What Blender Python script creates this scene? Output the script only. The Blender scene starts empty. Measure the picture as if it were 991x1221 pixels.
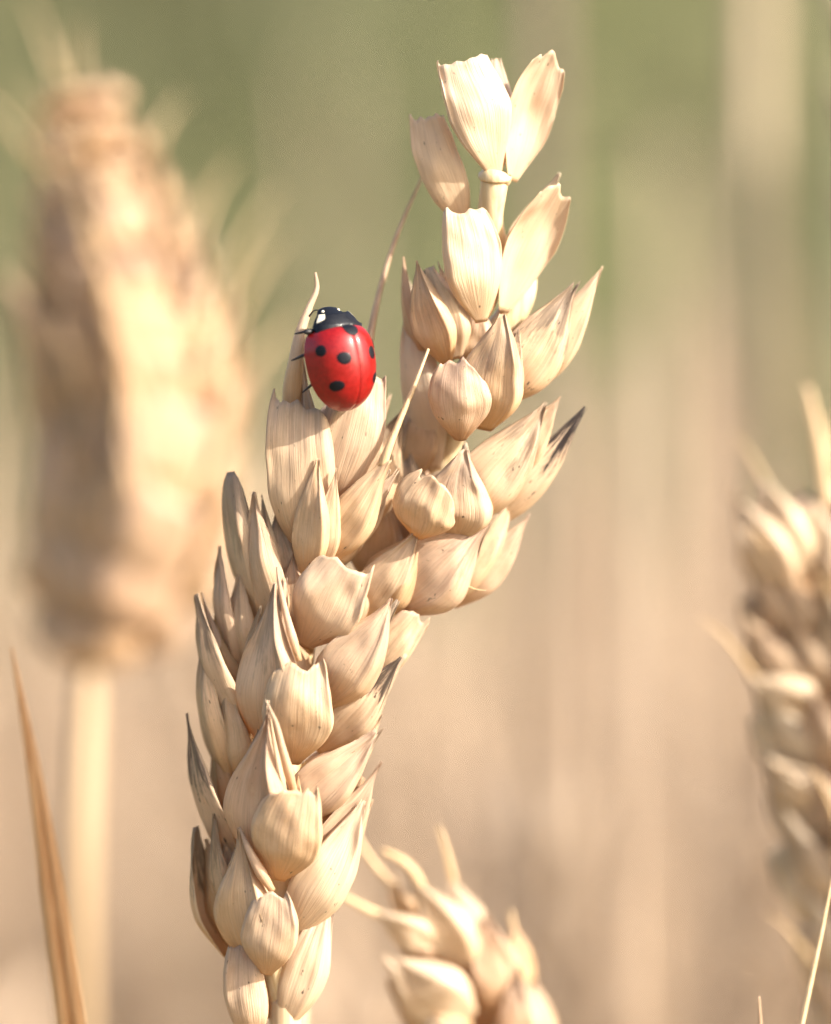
import bpy, math, random
import numpy as np
from mathutils import Vector, Matrix, noise as mnoise

# ---------------------------------------------------------------- set-up
# one Blender unit = one centimetre (a macro picture: the frame is 6.6 cm tall)
sc = bpy.context.scene
sc.unit_settings.system = 'METRIC'
sc.unit_settings.scale_length = 0.01
random.seed(7)
rng = np.random.default_rng(7)
COL = sc.collection

CAM_D = 30.0            # cm from lens to the ladybird
PX = 185.0              # photograph pixels per cm at the ears
cam = bpy.data.cameras.new('camera')
camo = bpy.data.objects.new('camera', cam); COL.objects.link(camo)
camo.location = (0, -CAM_D, 0)
camo.rotation_euler = (math.radians(90), 0, 0)
cam.sensor_fit = 'VERTICAL'; cam.sensor_height = 36.0
cam.lens = 36.0 * CAM_D / (1221.0 / PX)
cam.clip_start = 0.5; cam.clip_end = 60000.0
cam.dof.use_dof = True
cam.dof.focus_distance = CAM_D - 0.32
APERTURE = 1.5          # cm, diameter of the lens opening
cam.dof.aperture_fstop = cam.lens * 1e-3 / APERTURE
sc.camera = camo

SUN = Vector((0.75, -0.42, 0.53)).normalized()
world = bpy.data.worlds.new('World'); sc.world = world; world.use_nodes = True
wn = world.node_tree.nodes; wl = world.node_tree.links
bg = wn['Background']; bg.inputs['Strength'].default_value = 0.14
sky = wn.new('ShaderNodeTexSky'); sky.sky_type = 'NISHITA'; sky.sun_disc = False
sky.sun_elevation = math.asin(SUN.z); sky.sun_rotation = math.atan2(SUN.x, SUN.y)
sky.dust_density = 4.0
wl.new(sky.outputs['Color'], bg.inputs['Color'])
sl = bpy.data.lights.new('sun', 'SUN'); sl.energy = 4.6; sl.angle = math.radians(0.6); sl.color = (1.0, 0.94, 0.85)
so = bpy.data.objects.new('sun', sl); COL.objects.link(so)
so.rotation_euler = SUN.to_track_quat('Z', 'Y').to_euler()
so.location = SUN * 100
sc.view_settings.view_transform = 'Standard'; sc.view_settings.look = 'None'
sc.view_settings.gamma = 1.0; sc.view_settings.use_curve_mapping = False
sc.view_settings.exposure = 1.05
sc.cycles.use_denoising = True
sc.cycles.max_bounces = 6; sc.cycles.diffuse_bounces = 4; sc.cycles.transmission_bounces = 4; sc.cycles.glossy_bounces = 2
GROUND = -72.0

def P(px, py, y=0.0):
    """place of a photograph pixel on the plane y cm behind the ears"""
    f = (CAM_D + y) / CAM_D
    return Vector(((px - 495.5) / PX * f, y, (610.5 - py) / PX * f))

# ---------------------------------------------------------------- materials
def new_mat(name):
    m = bpy.data.materials.new(name); m.use_nodes = True
    nt = m.node_tree; nt.nodes.clear()
    return m, nt, nt.nodes, nt.links

def math_node(nt, op, a, b=None, clamp=False):
    n = nt.nodes.new('ShaderNodeMath'); n.operation = op; n.use_clamp = clamp
    for i, x in enumerate((a, b)):
        if x is None: continue
        if isinstance(x, (int, float)): n.inputs[i].default_value = x
        else: nt.links.new(x, n.inputs[i])
    return n.outputs[0]

def mix_col(nt, fac, a, b, mode='MIX'):
    n = nt.nodes.new('ShaderNodeMix'); n.data_type = 'RGBA'; n.blend_type = mode; n.clamp_factor = True
    for key, x in ((0, fac), (6, a), (7, b)):
        if isinstance(x, (int, float)): n.inputs[key].default_value = x
        elif isinstance(x, tuple): n.inputs[key].default_value = (*x, 1)
        else: nt.links.new(x, n.inputs[key])
    return n.outputs[2]

def map_range(nt, x, a, b, c=0.0, d=1.0):
    n = nt.nodes.new('ShaderNodeMapRange'); n.interpolation_type = 'SMOOTHSTEP'
    nt.links.new(x, n.inputs[0])
    for i, v in enumerate((a, b, c, d)): n.inputs[i + 1].default_value = v
    return n.outputs[0]

def noise_node(nt, vec, scale, detail=3, rough=0.55):
    n = nt.nodes.new('ShaderNodeTexNoise'); n.inputs['Scale'].default_value = scale
    n.inputs['Detail'].default_value = detail; n.inputs['Roughness'].default_value = rough
    if vec is not None: nt.links.new(vec, n.inputs['Vector'])
    return n.outputs['Fac']

def combine(nt, x, y, z):
    n = nt.nodes.new('ShaderNodeCombineXYZ')
    for i, v in enumerate((x, y, z)):
        if isinstance(v, (int, float)): n.inputs[i].default_value = v
        else: nt.links.new(v, n.inputs[i])
    return n.outputs[0]

def husk_material(name, translucent=0.31):
    """dry chaff: fibres along the length, ochre base, pinkish grey tips, mildew specks; object colour r = mildew, g = pale, b = warm, which also paints warm shade into crevice fillers"""
    m, nt, N, L = new_mat(name)
    uvn = N.new('ShaderNodeUVMap'); sep = N.new('ShaderNodeSeparateXYZ'); L.new(uvn.outputs[0], sep.inputs[0])
    U, V = sep.outputs[0], sep.outputs[1]
    oi = N.new('ShaderNodeObjectInfo')
    oc = N.new('ShaderNodeSeparateColor'); L.new(oi.outputs['Color'], oc.inputs[0])
    mild, pale, warm = oc.outputs
    rnd = math_node(nt, 'MULTIPLY', oi.outputs['Random'], 60.0)
    fib = noise_node(nt, combine(nt, math_node(nt, 'MULTIPLY', U, 38.0), math_node(nt, 'MULTIPLY', V, 1.8), rnd), 1.0, 4, 0.6)
    fine = noise_node(nt, combine(nt, math_node(nt, 'MULTIPLY', U, 95.0), math_node(nt, 'MULTIPLY', V, 3.0), rnd), 1.0, 2, 0.5)
    blot = noise_node(nt, combine(nt, math_node(nt, 'MULTIPLY', U, 3.0), math_node(nt, 'MULTIPLY', V, 3.0), rnd), 1.0, 3, 0.6)
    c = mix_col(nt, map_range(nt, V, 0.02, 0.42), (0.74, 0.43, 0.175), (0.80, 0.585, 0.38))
    tipf = map_range(nt, math_node(nt, 'ADD', V, math_node(nt, 'MULTIPLY', math_node(nt, 'SUBTRACT', blot, 0.5), 0.9)), 0.45, 0.95)
    c = mix_col(nt, math_node(nt, 'MULTIPLY', tipf, 0.6), c, (0.60, 0.42, 0.315))
    c = mix_col(nt, math_node(nt, 'MULTIPLY', map_range(nt, fib, 0.5, 0.72), 0.26), c, (0.52, 0.34, 0.21))
    c = mix_col(nt, math_node(nt, 'MULTIPLY', map_range(nt, fib, 0.48, 0.3), 0.32), c, (0.88, 0.73, 0.53))
    c = mix_col(nt, math_node(nt, 'MULTIPLY', map_range(nt, fine, 0.50, 0.68), 0.32), c, (0.34, 0.22, 0.13))
    c = mix_col(nt, math_node(nt, 'MULTIPLY', map_range(nt, blot, 0.52, 0.75), 0.45), c, (0.60, 0.34, 0.14))
    hue = N.new('ShaderNodeValToRGB'); hue.color_ramp.interpolation = 'LINEAR'
    hue.color_ramp.elements[0].color = (0.70, 0.47, 0.36, 1); hue.color_ramp.elements[1].color = (0.84, 0.56, 0.26, 1)
    e_ = hue.color_ramp.elements.new(0.5); e_.color = (0.76, 0.60, 0.42, 1)
    L.new(oi.outputs['Random'], hue.inputs[0])
    c = mix_col(nt, 0.33, c, hue.outputs[0])
    vein = math_node(nt, 'SINE', math_node(nt, 'ADD', math_node(nt, 'MULTIPLY', U, 40.0), math_node(nt, 'MULTIPLY', fib, 5.0)))
    c = mix_col(nt, math_node(nt, 'MULTIPLY', map_range(nt, vein, 0.75, 1.0), math_node(nt, 'MULTIPLY', map_range(nt, V, 0.25, 0.7), 0.35)), c, (0.50, 0.33, 0.22))
    mot = noise_node(nt, combine(nt, math_node(nt, 'MULTIPLY', U, 7.0), math_node(nt, 'MULTIPLY', V, 9.0), rnd), 1.0, 5, 0.7)
    c = mix_col(nt, math_node(nt, 'MULTIPLY', map_range(nt, mot, 0.53, 0.72), 0.3), c, (0.54, 0.35, 0.21))
    c = mix_col(nt, math_node(nt, 'MULTIPLY', map_range(nt, mot, 0.46, 0.30), 0.35), c, (0.86, 0.68, 0.45))
    rim = map_range(nt, math_node(nt, 'ABSOLUTE', math_node(nt, 'SUBTRACT', U, 0.5)), 0.42, 0.49)
    c = mix_col(nt, math_node(nt, 'MULTIPLY', rim, 0.55), c, (0.90, 0.74, 0.50))
    c = mix_col(nt, math_node(nt, 'MULTIPLY', pale, 0.75), c, (0.88, 0.74, 0.53))
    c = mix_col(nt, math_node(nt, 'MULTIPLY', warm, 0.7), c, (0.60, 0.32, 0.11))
    # mildew: sparse specks everywhere, smears towards the tips of the spoiled husks
    speck = noise_node(nt, combine(nt, math_node(nt, 'MULTIPLY', U, 14.0), math_node(nt, 'MULTIPLY', V, 11.0), rnd), 1.0, 2, 0.65)
    lim = math_node(nt, 'SUBTRACT', 0.70, math_node(nt, 'MULTIPLY', mild, 0.05))
    sp = math_node(nt, 'MULTIPLY', math_node(nt, 'SUBTRACT', speck, lim), 14.0, True)
    smear = noise_node(nt, combine(nt, math_node(nt, 'MULTIPLY', U, 9.0), math_node(nt, 'MULTIPLY', V, 2.6), rnd), 1.0, 4, 0.7)
    sm = math_node(nt, 'MULTIPLY', map_range(nt, math_node(nt, 'ADD', smear, math_node(nt, 'MULTIPLY', math_node(nt, 'SUBTRACT', V, 0.62), 0.62)), 0.46, 0.60), mild)
    c = mix_col(nt, math_node(nt, 'MULTIPLY', sm, 0.92), c, (0.045, 0.032, 0.027))
    c = mix_col(nt, math_node(nt, 'MULTIPLY', sp, 0.85), c, (0.05, 0.032, 0.022))
    pr = N.new('ShaderNodeBsdfPrincipled'); L.new(c, pr.inputs['Base Color'])
    L.new(map_range(nt, fib, 0.2, 0.8, 0.34, 0.52), pr.inputs['Roughness']); pr.inputs['Specular IOR Level'].default_value = 0.42
    h = math_node(nt, 'ADD', math_node(nt, 'MULTIPLY', fib, 1.0), math_node(nt, 'MULTIPLY', fine, 0.35))
    bp = N.new('ShaderNodeBump'); bp.inputs['Strength'].default_value = 0.5; bp.inputs['Distance'].default_value = 0.012
    L.new(h, bp.inputs['Height']); L.new(bp.outputs[0], pr.inputs['Normal'])
    tr = N.new('ShaderNodeBsdfTranslucent'); L.new(mix_col(nt, 0.5, c, (0.95, 0.72, 0.38), 'MULTIPLY'), tr.inputs['Color']); L.new(bp.outputs[0], tr.inputs['Normal'])
    mx = N.new('ShaderNodeMixShader'); mx.inputs[0].default_value = translucent
    L.new(pr.outputs[0], mx.inputs[1]); L.new(tr.outputs[0], mx.inputs[2])
    out = N.new('ShaderNodeOutputMaterial'); L.new(mx.outputs[0], out.inputs['Surface'])
    return m

def straw_material(name, c0, c1, rough=0.5, trans=0.0, scale=(30, 30, 1.2)):
    """stems and blades: streaks along the object's height"""
    m, nt, N, L = new_mat(name)
    tc = N.new('ShaderNodeTexCoord'); mp = N.new('ShaderNodeMapping'); mp.inputs['Scale'].default_value = scale
    L.new(tc.outputs['Object'], mp.inputs[0])
    f = noise_node(nt, mp.outputs[0], 1.0, 4, 0.6)
    oi = N.new('ShaderNodeObjectInfo')
    c = mix_col(nt, map_range(nt, f, 0.3, 0.7), c0, c1)
    c = mix_col(nt, math_node(nt, 'MULTIPLY', oi.outputs['Random'], 0.5), c, c0)
    pr = N.new('ShaderNodeBsdfPrincipled'); L.new(c, pr.inputs['Base Color']); pr.inputs['Roughness'].default_value = rough
    bp = N.new('ShaderNodeBump'); bp.inputs['Strength'].default_value = 0.4; bp.inputs['Distance'].default_value = 0.01
    L.new(f, bp.inputs['Height']); L.new(bp.outputs[0], pr.inputs['Normal'])
    out = N.new('ShaderNodeOutputMaterial')
    if trans:
        tr = N.new('ShaderNodeBsdfTranslucent'); L.new(c, tr.inputs['Color'])
        mx = N.new('ShaderNodeMixShader'); mx.inputs[0].default_value = trans
        L.new(pr.outputs[0], mx.inputs[1]); L.new(tr.outputs[0], mx.inputs[2]); L.new(mx.outputs[0], out.inputs['Surface'])
    else:
        L.new(pr.outputs[0], out.inputs['Surface'])
    return m

def plain_material(name, col, rough=0.4, coat=0.0, spec=0.5):
    m, nt, N, L = new_mat(name)
    tc = N.new('ShaderNodeTexCoord')
    f = noise_node(nt, tc.outputs['Object'], 40.0, 4, 0.6)
    c = mix_col(nt, map_range(nt, f, 0.3, 0.75), tuple(x * 0.8 for x in col), tuple(min(1, x * 1.15) for x in col))
    pr = N.new('ShaderNodeBsdfPrincipled'); L.new(c, pr.inputs['Base Color'])
    L.new(map_range(nt, f, 0.3, 0.7, rough * 0.8, rough * 1.25), pr.inputs['Roughness'])
    pr.inputs['Coat Weight'].default_value = coat; pr.inputs['Coat Roughness'].default_value = 0.14
    pr.inputs['Specular IOR Level'].default_value = spec
    bp = N.new('ShaderNodeBump'); bp.inputs['Strength'].default_value = 0.12; bp.inputs['Distance'].default_value = 0.004
    f2 = noise_node(nt, tc.outputs['Object'], 90.0, 2, 0.5)
    L.new(f2, bp.inputs['Height']); L.new(bp.outputs[0], pr.inputs['Normal'])
    out = N.new('ShaderNodeOutputMaterial'); L.new(pr.outputs[0], out.inputs['Surface'])
    return m

M_HUSK = husk_material('dry_chaff')
M_RACHIS = straw_material('rachis_straw', (0.60, 0.43, 0.22), (0.80, 0.66, 0.43), 0.42)
M_AWN = straw_material('awn_straw', (0.56, 0.38, 0.20), (0.72, 0.53, 0.31), 0.45, scale=(40, 40, 6))
M_AWN_BROWN = straw_material('weathered_awn', (0.36, 0.22, 0.13), (0.58, 0.40, 0.25), 0.5, scale=(30, 30, 5))
M_STEM = straw_material('stem_straw', (0.48, 0.33, 0.19), (0.66, 0.50, 0.32), 0.45, scale=(30, 30, 0.6))
M_BLADE = straw_material('brown_dry_blade', (0.58, 0.29, 0.11), (0.86, 0.54, 0.26), 0.45, 0.15, scale=(28, 28, 0.5))
M_FAR = straw_material('field_straw', (0.40, 0.29, 0.195), (0.79, 0.605, 0.43), 0.6, 0.2, scale=(3, 3, 0.3))
M_GREEN = straw_material('green_leaf', (0.17, 0.175, 0.085), (0.30, 0.285, 0.15), 0.6, 0.35, scale=(0.4, 0.4, 0.15))
M_RED = plain_material('red_wing_case', (0.26, 0.0025, 0.002), 0.42, 0.5, 0.3)
M_BLACK = plain_material('black_shell', (0.005, 0.006, 0.010), 0.5, 0.04, 0.22)
M_LEG = plain_material('black_leg', (0.012, 0.010, 0.010), 0.45)
M_WHITE = plain_material('ivory_patch', (0.80, 0.74, 0.58), 0.4, 0.2)

# ---------------------------------------------------------------- mesh helpers
def mesh_from(name, verts, faces, mat, uvs=None, smooth=True):
    me = bpy.data.meshes.new(name)
    me.from_pydata([tuple(v) for v in verts], [], faces)
    if uvs is not None:
        lay = me.uv_layers.new(name='UVMap')
        idx = np.empty(len(me.loops), dtype=np.int32); me.loops.foreach_get('vertex_index', idx)
        lay.data.foreach_set('uv', np.asarray(uvs, dtype=np.float32)[idx].ravel())
    if smooth: me.polygons.foreach_set('use_smooth', [True] * len(me.polygons))
    me.materials.append(mat)
    me.update()
    return me

ORIGIN = {}
def add(name, me, parent=None, loc=Vector((0, 0, 0)), color=None):
    """link a mesh (or an Empty when me is None) at a world place; parents carry no rotation"""
    o = bpy.data.objects.new(name, me); COL.objects.link(o)
    ORIGIN[o.name] = Vector(loc)
    if parent is not None:
        o.parent = parent; o.location = Vector(loc) - ORIGIN[parent.name]
    else:
        o.location = loc
    if color is not None: o.color = (*color, 1.0)
    return o

def tag(o, label, cat, group=None):
    o['label'] = label; o['category'] = cat
    if group: o['group'] = group
    return o

def catmull(pts, n):
    """smooth curve through points; tangents weighted by chord length so that uneven spacing does not overshoot"""
    p = np.array([tuple(q) for q in pts], float)
    d = np.maximum(np.linalg.norm(np.diff(p, axis=0), axis=1), 1e-9)
    sl_ = np.diff(p, axis=0) / d[:, None]
    m = np.empty_like(p); m[0] = sl_[0]; m[-1] = sl_[-1]
    for i in range(1, len(p) - 1):
        m[i] = (sl_[i] * d[i - 1] + sl_[i - 1] * d[i]) / (d[i] + d[i - 1])
    out, seg = [], len(p) - 1
    for i in range(n):
        t = i / (n - 1) * seg; k = min(int(t), seg - 1); f = t - k
        h = d[k]
        out.append((2 * f ** 3 - 3 * f * f + 1) * p[k] + (f ** 3 - 2 * f * f + f) * h * m[k] + (3 * f * f - 2 * f ** 3) * p[k + 1] + (f ** 3 - f * f) * h * m[k + 1])
    return np.array(out)

def tube_data(pts, radii, n=14, seg=8, flat=1.0):
    """smooth tapered tube through points; radii are interpolated along it"""
    c = catmull(pts, n)
    r = np.interp(np.linspace(0, 1, n), np.linspace(0, 1, len(radii)), radii)
    T = np.gradient(c, axis=0); T /= np.linalg.norm(T, axis=1)[:, None] + 1e-12
    ref = np.array((0.0, 1.0, 0.0)) if abs(T[0][1]) < 0.9 else np.array((1.0, 0, 0))
    verts, faces, uvs = [], [], []
    for i in range(n):
        s = np.cross(T[i], ref); s /= np.linalg.norm(s); b = np.cross(T[i], s)
        for j in range(seg):
            a = 2 * math.pi * j / seg
            verts.append(c[i] + r[i] * (math.cos(a) * s + math.sin(a) * flat * b)); uvs.append((j / seg, i / (n - 1)))
    for i in range(n - 1):
        for j in range(seg):
            k = (j + 1) % seg
            faces.append((i * seg + j, i * seg + k, (i + 1) * seg + k, (i + 1) * seg + j))
    faces.append(tuple(range(seg))[::-1]); faces.append(tuple((n - 1) * seg + j for j in range(seg)))
    return verts, faces, uvs

def tube(name, pts, radii, mat, parent=None, n=14, seg=8, flat=1.0, color=None):
    p0 = Vector(pts[0])
    v, f, u = tube_data([Vector(p) - p0 for p in pts], radii, n, seg, flat)
    return add(name, mesh_from(name, v, f, mat, u), parent, p0, color)

def spindle_data(B, T, r, n=8, seg=8):
    B = np.array(B); T = np.array(T)
    ts = np.linspace(0, 1, n)
    return tube_data([B + (T - B) * t for t in ts], [max(0.02 * r, r * math.sin(math.pi * min(0.98, 0.06 + 0.92 * t)) ** 0.7) for t in ts], n, seg)

# ---------------------------------------------------------------- a husk (glume or lemma)
KIND = {
    'G': dict(rx=1.15, m=0.46, pb=0.20, pe=0.66, e=0.9, close=0.92, rnd=0.34, tooth=0.10, vk=0.6, th=96, k=0.66, bend=0.045, ridge=0.06, fold=0.5, jag=0.02, side=0.0, rec=0.0, ribs=0.005),
    'L': dict(rx=1.1, m=0.38, pb=0.26, pe=0.03, e=1.4, close=0.0, rnd=0.0, tooth=0.0, vk=None, th=98, k=0.60, bend=0.05, ridge=0.07, fold=0.82, jag=0.0, side=0.0, rec=0.0, ribs=0.005),
}
def husk_data(length, w, kind, seed=0, nu=26, nv=27, thick=0.0065, **opt):
    """boat-shaped scale in local axes: x across, y outwards (convex side), z along; closed shell with thickness"""
    p = dict(KIND[kind]); p.update(opt)
    t = np.linspace(0, 1, nu)[:, None]; v = np.linspace(-1, 1, nv)[None, :]
    rr = np.random.default_rng(seed)
    if p['vk'] is None: p['vk'] = rr.uniform(0.15, 0.5)
    # outline of the upper edge: tooth at the keel, shoulder beside it, a little torn
    L = 1 - p['tooth'] * (1 - np.exp(-((v - p['vk']) / 0.16) ** 2)) - 0.10 * p['tooth'] / 0.1 * np.clip(np.abs(v - p['vk']) - 0.4, 0, 2) * 0.35
    L = L - p['rnd'] * np.clip(np.abs(v + 0.15 * np.sign(p['vk'])) - 0.35, 0, 1) ** 2 * np.where(v * p['vk'] > 0.3, 0.25, 1.6)
    jag = np.interp(v.ravel(), np.linspace(-1, 1, 13), rr.normal(0, 1, 13)) * p['jag']
    L = np.clip(L + jag[None, :], 0.2, 1.0)
    u = t * L
    m = p['m']
    rise = p['pb'] + (1 - p['pb']) * np.sin(np.pi / 2 * np.clip(u / m, 0, 1)) ** p['rx']
    fall = p['pe'] + (1 - p['pe']) * np.cos(np.pi / 2 * np.clip((u - m) / (1 - m), 0, 1)) ** p['e']
    h = w / 2 * np.where(u < m, rise, fall)
    h = h * (1 + 0.014 * np.sin(11 * u + rr.uniform(0, 6)) + 0.008 * np.sin(29 * u + rr.uniform(0, 6)))
    th = math.radians(p['th'])
    ang = v * th
    x = h * np.sin(ang)
    vk = p['vk']
    tent = np.where(v < vk, (v + 1) / (vk + 1), (1 - v) / (1 - vk))
    tent = 1.03 - np.sqrt((1 - tent) ** 2 + 0.0012)
    d = p['k'] * h * ((1 - p['fold']) * np.cos(ang) + p['fold'] * tent)
    d = d * (1 - p['close'] * np.clip((u - 0.5) / 0.5, 0, 1) ** 1.5)
    for _ in range(3):                                              # creases run up the scale
        d = d - rr.uniform(0.008, 0.026) * w * np.exp(-((v - rr.uniform(-0.85, 0.85)) / rr.uniform(0.05, 0.1)) ** 2) * np.clip(u * 1.8 - 0.15, 0, 1) * np.clip(h / (0.25 * w), 0, 1)
    d = d + p['ridge'] * w * 0.5 * np.exp(-((v - p['vk']) / 0.09) ** 2) * np.clip(u * 1.6, 0, 1) * np.clip(h / (0.25 * w), 0, 1)
    d = d + p['ribs'] * w * np.cos(v * math.pi * 6.5 + rr.uniform(0, 6)) * np.clip(u * 2 - 0.1, 0, 1) * np.clip(h / (0.3 * w), 0, 1)
    d = d + p['bend'] * length * (np.sin(np.pi * u) ** 1) + p['rec'] * length * u ** 3
    x = x + p['side'] * length * np.sin(np.pi * u)
    z = u * length
    # soft unevenness
    ph = rr.uniform(0, 6.28, 6)
    wob = 0.02 * w * (np.sin(3.1 * v + 5 * u + ph[0]) + np.sin(5.3 * v - 7 * u + ph[1]) + 0.8 * np.sin(13 * u + 2 * v + ph[2]) + 0.6 * np.sin(17 * u - 6 * v + ph[4]) * u + 0.5 * np.sin(23 * u + 9 * v + ph[5]) * u)
    d = d + wob * np.clip(u * 3, 0, 1)
    x = x + 0.02 * w * np.sin(7 * u + ph[3]) * np.clip(u * 2, 0, 1)
    outer = np.stack([x + 0 * d, d + 0 * x, z + 0 * x], -1)
    gu = np.gradient(outer, axis=0); gv = np.gradient(outer, axis=1)
    nrm = np.cross(gv, gu); nl = np.linalg.norm(nrm, axis=-1, keepdims=True); nrm = nrm / np.maximum(nl, 1e-9)
    # make the normal point outwards (+y in the middle)
    if nrm[nu // 3, nv // 2, 1] < 0: nrm = -nrm
    edge = np.minimum(np.clip((1 - np.abs(v)) * 4, 0.35, 1), np.clip((1 - t) * 6, 0.35, 1))
    inner = outer - nrm * (thick * edge)[..., None]
    V = np.concatenate([outer.reshape(-1, 3), inner.reshape(-1, 3)])
    uu = np.stack([np.broadcast_to(v * 0.5 + 0.5, (nu, nv)), np.broadcast_to(u, (nu, nv))], -1).reshape(-1, 2)
    UV = np.concatenate([uu, uu])
    o = nu * nv
    F = []
    for i in range(nu - 1):
        for j in range(nv - 1):
            a = i * nv + j
            F.append((a, a + 1, a + nv + 1, a + nv))
            F.append((o + a + nv, o + a + nv + 1, o + a + 1, o + a))
    for i in range(nu - 1):
        a = i * nv; F.append((a, a + nv, o + a + nv, o + a))
        a = i * nv + nv - 1; F.append((a + nv, a, o + a, o + a + nv))
    for j in range(nv - 1):
        a = (nu - 1) * nv + j; F.append((a, a + 1, o + a + 1, o + a + nv * 0))
        F.append((j + 1, j, o + j, o + j + 1))
    return V, F, UV

def husk_axes(B, T, roll):
    a = (T - B).normalized(); c = Vector((0, -1, 0))
    r = a.cross(c).normalized(); n0 = r.cross(a).normalized()
    if n0.dot(c) < 0: n0 = -n0
    R = math.radians(roll)
    n = n0 * math.cos(R) + r * math.sin(R)
    s = a.cross(n).normalized()
    return s, n, a

SEED = [100]
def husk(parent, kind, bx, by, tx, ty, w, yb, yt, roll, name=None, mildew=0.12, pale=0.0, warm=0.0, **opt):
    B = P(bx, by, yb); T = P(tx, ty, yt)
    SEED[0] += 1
    if -110 < roll < -30: warm += 0.2  # husks turned left get warmer colour, painting warm shade on that side
    if kind == 'L' and w >= 50 and yb < 1.5: w *= 0.94
    if kind == 'L' and 'pe' not in opt:                             # some tips are torn blunt
        opt['pe'] = (0.03, 0.05, 0.13, 0.03, 0.09)[SEED[0] % 5]; opt['jag'] = opt.get('jag', 0.035)
    V, F, UV = husk_data((T - B).length, w / PX, kind, SEED[0], **opt)
    s, n, a = husk_axes(B, T, roll)
    Mx = np.array([list(s), list(n), list(a)])
    V = V @ Mx
    name = name or ('glume' if kind == 'G' else 'lemma')
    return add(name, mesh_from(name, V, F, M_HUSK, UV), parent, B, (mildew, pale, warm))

def spikelet(ear, core, husks, awns=(), inner=True):
    """core = (bx, by, yb, tx, ty, yt, width px): the packed middle the husks are set around"""
    bx, by, yb, tx, ty, yt, w = core
    B = P(bx, by, yb); T = P(tx, ty, yt)
    v, f, u = spindle_data(B - B, T - B, w / PX / 2)
    sp = add('spikelet', mesh_from('spikelet', v, f, M_HUSK, u), ear, B, (0.1, 0.0, 0.25))
    for h in husks:
        o = dict(h[-1]) if isinstance(h[-1], dict) else {}
        a = h[:-1] if isinstance(h[-1], dict) else h
        husk(sp, *a, **o)
        if inner and a[0] == 'L' and a[5] >= 52 and a[8] > -70 and SEED[0] % 4:
            # the thin inner scale (palea) that peeps out behind the lemma
            k = SEED[0]; q = random.Random(k)
            _, bx_, by_, tx_, ty_, w_, yb_, yt_, ro_ = a
            husk(sp, 'L', bx_ + q.uniform(2, 8), by_ - 6, tx_ + q.uniform(-2, 13), ty_ + q.uniform(-9, 14), w_ * q.uniform(0.45, 0.6), yb_ + 0.05, yt_ + 0.07, ro_ + q.uniform(0, 25),
                 name='palea', pale=q.choice((0.0, 0.3, 0.5)), mildew=q.choice((0.1, 0.1, 0.5)), e=1.5, k=0.45, nu=22, nv=17)
    for pts, radii, mat in awns:
        tube('awn', [P(*q) for q in pts], [r / PX for r in radii], mat, sp, 20, 8, color=(0.15, 0.15, 0.1))
    return sp

BEAK = dict(e=1.9, m=0.36, ridge=0.16)

# ---------------------------------------------------------------- ground
def make_ground():
    m, nt, N, L = new_mat('field_soil')
    tc = N.new('ShaderNodeTexCoord')
    f = noise_node(nt, tc.outputs['Object'], 0.25, 6, 0.65)
    f2 = noise_node(nt, tc.outputs['Object'], 0.01, 3, 0.5)
    c = mix_col(nt, map_range(nt, f, 0.35, 0.7), (0.13, 0.085, 0.05), (0.34, 0.25, 0.14))
    c = mix_col(nt, map_range(nt, f2, 0.4, 0.65), c, (0.15, 0.14, 0.06))
    pr = N.new('ShaderNodeBsdfPrincipled'); L.new(c, pr.inputs['Base Color']); pr.inputs['Roughness'].default_value = 0.9
    bp = N.new('ShaderNodeBump'); bp.inputs['Strength'].default_value = 0.8; bp.inputs['Distance'].default_value = 1.5
    L.new(f, bp.inputs['Height']); L.new(bp.outputs[0], pr.inputs['Normal'])
    out = N.new('ShaderNodeOutputMaterial'); L.new(pr.outputs[0], out.inputs['Surface'])
    nx, ny = 60, 60
    gx = np.concatenate([-np.geomspace(30000, 20, nx // 2), np.geomspace(20, 30000, nx // 2)])
    V, F = [], []
    for yy in gx:
        for xx in gx:
            z = GROUND + (mnoise.noise(Vector((xx * 0.02, yy * 0.02, 0))) * 2.0 if abs(xx) < 600 and abs(yy) < 600 else 0)
            V.append((xx, yy + 100, z))
    for i in range(nx - 1):
        for j in range(nx - 1):
            a = i * nx + j; F.append((a, a + 1, a + nx + 1, a + nx))
    g = add('ground', mesh_from('ground', V, F, m)); g['kind'] = 'structure'
make_ground()

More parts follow.
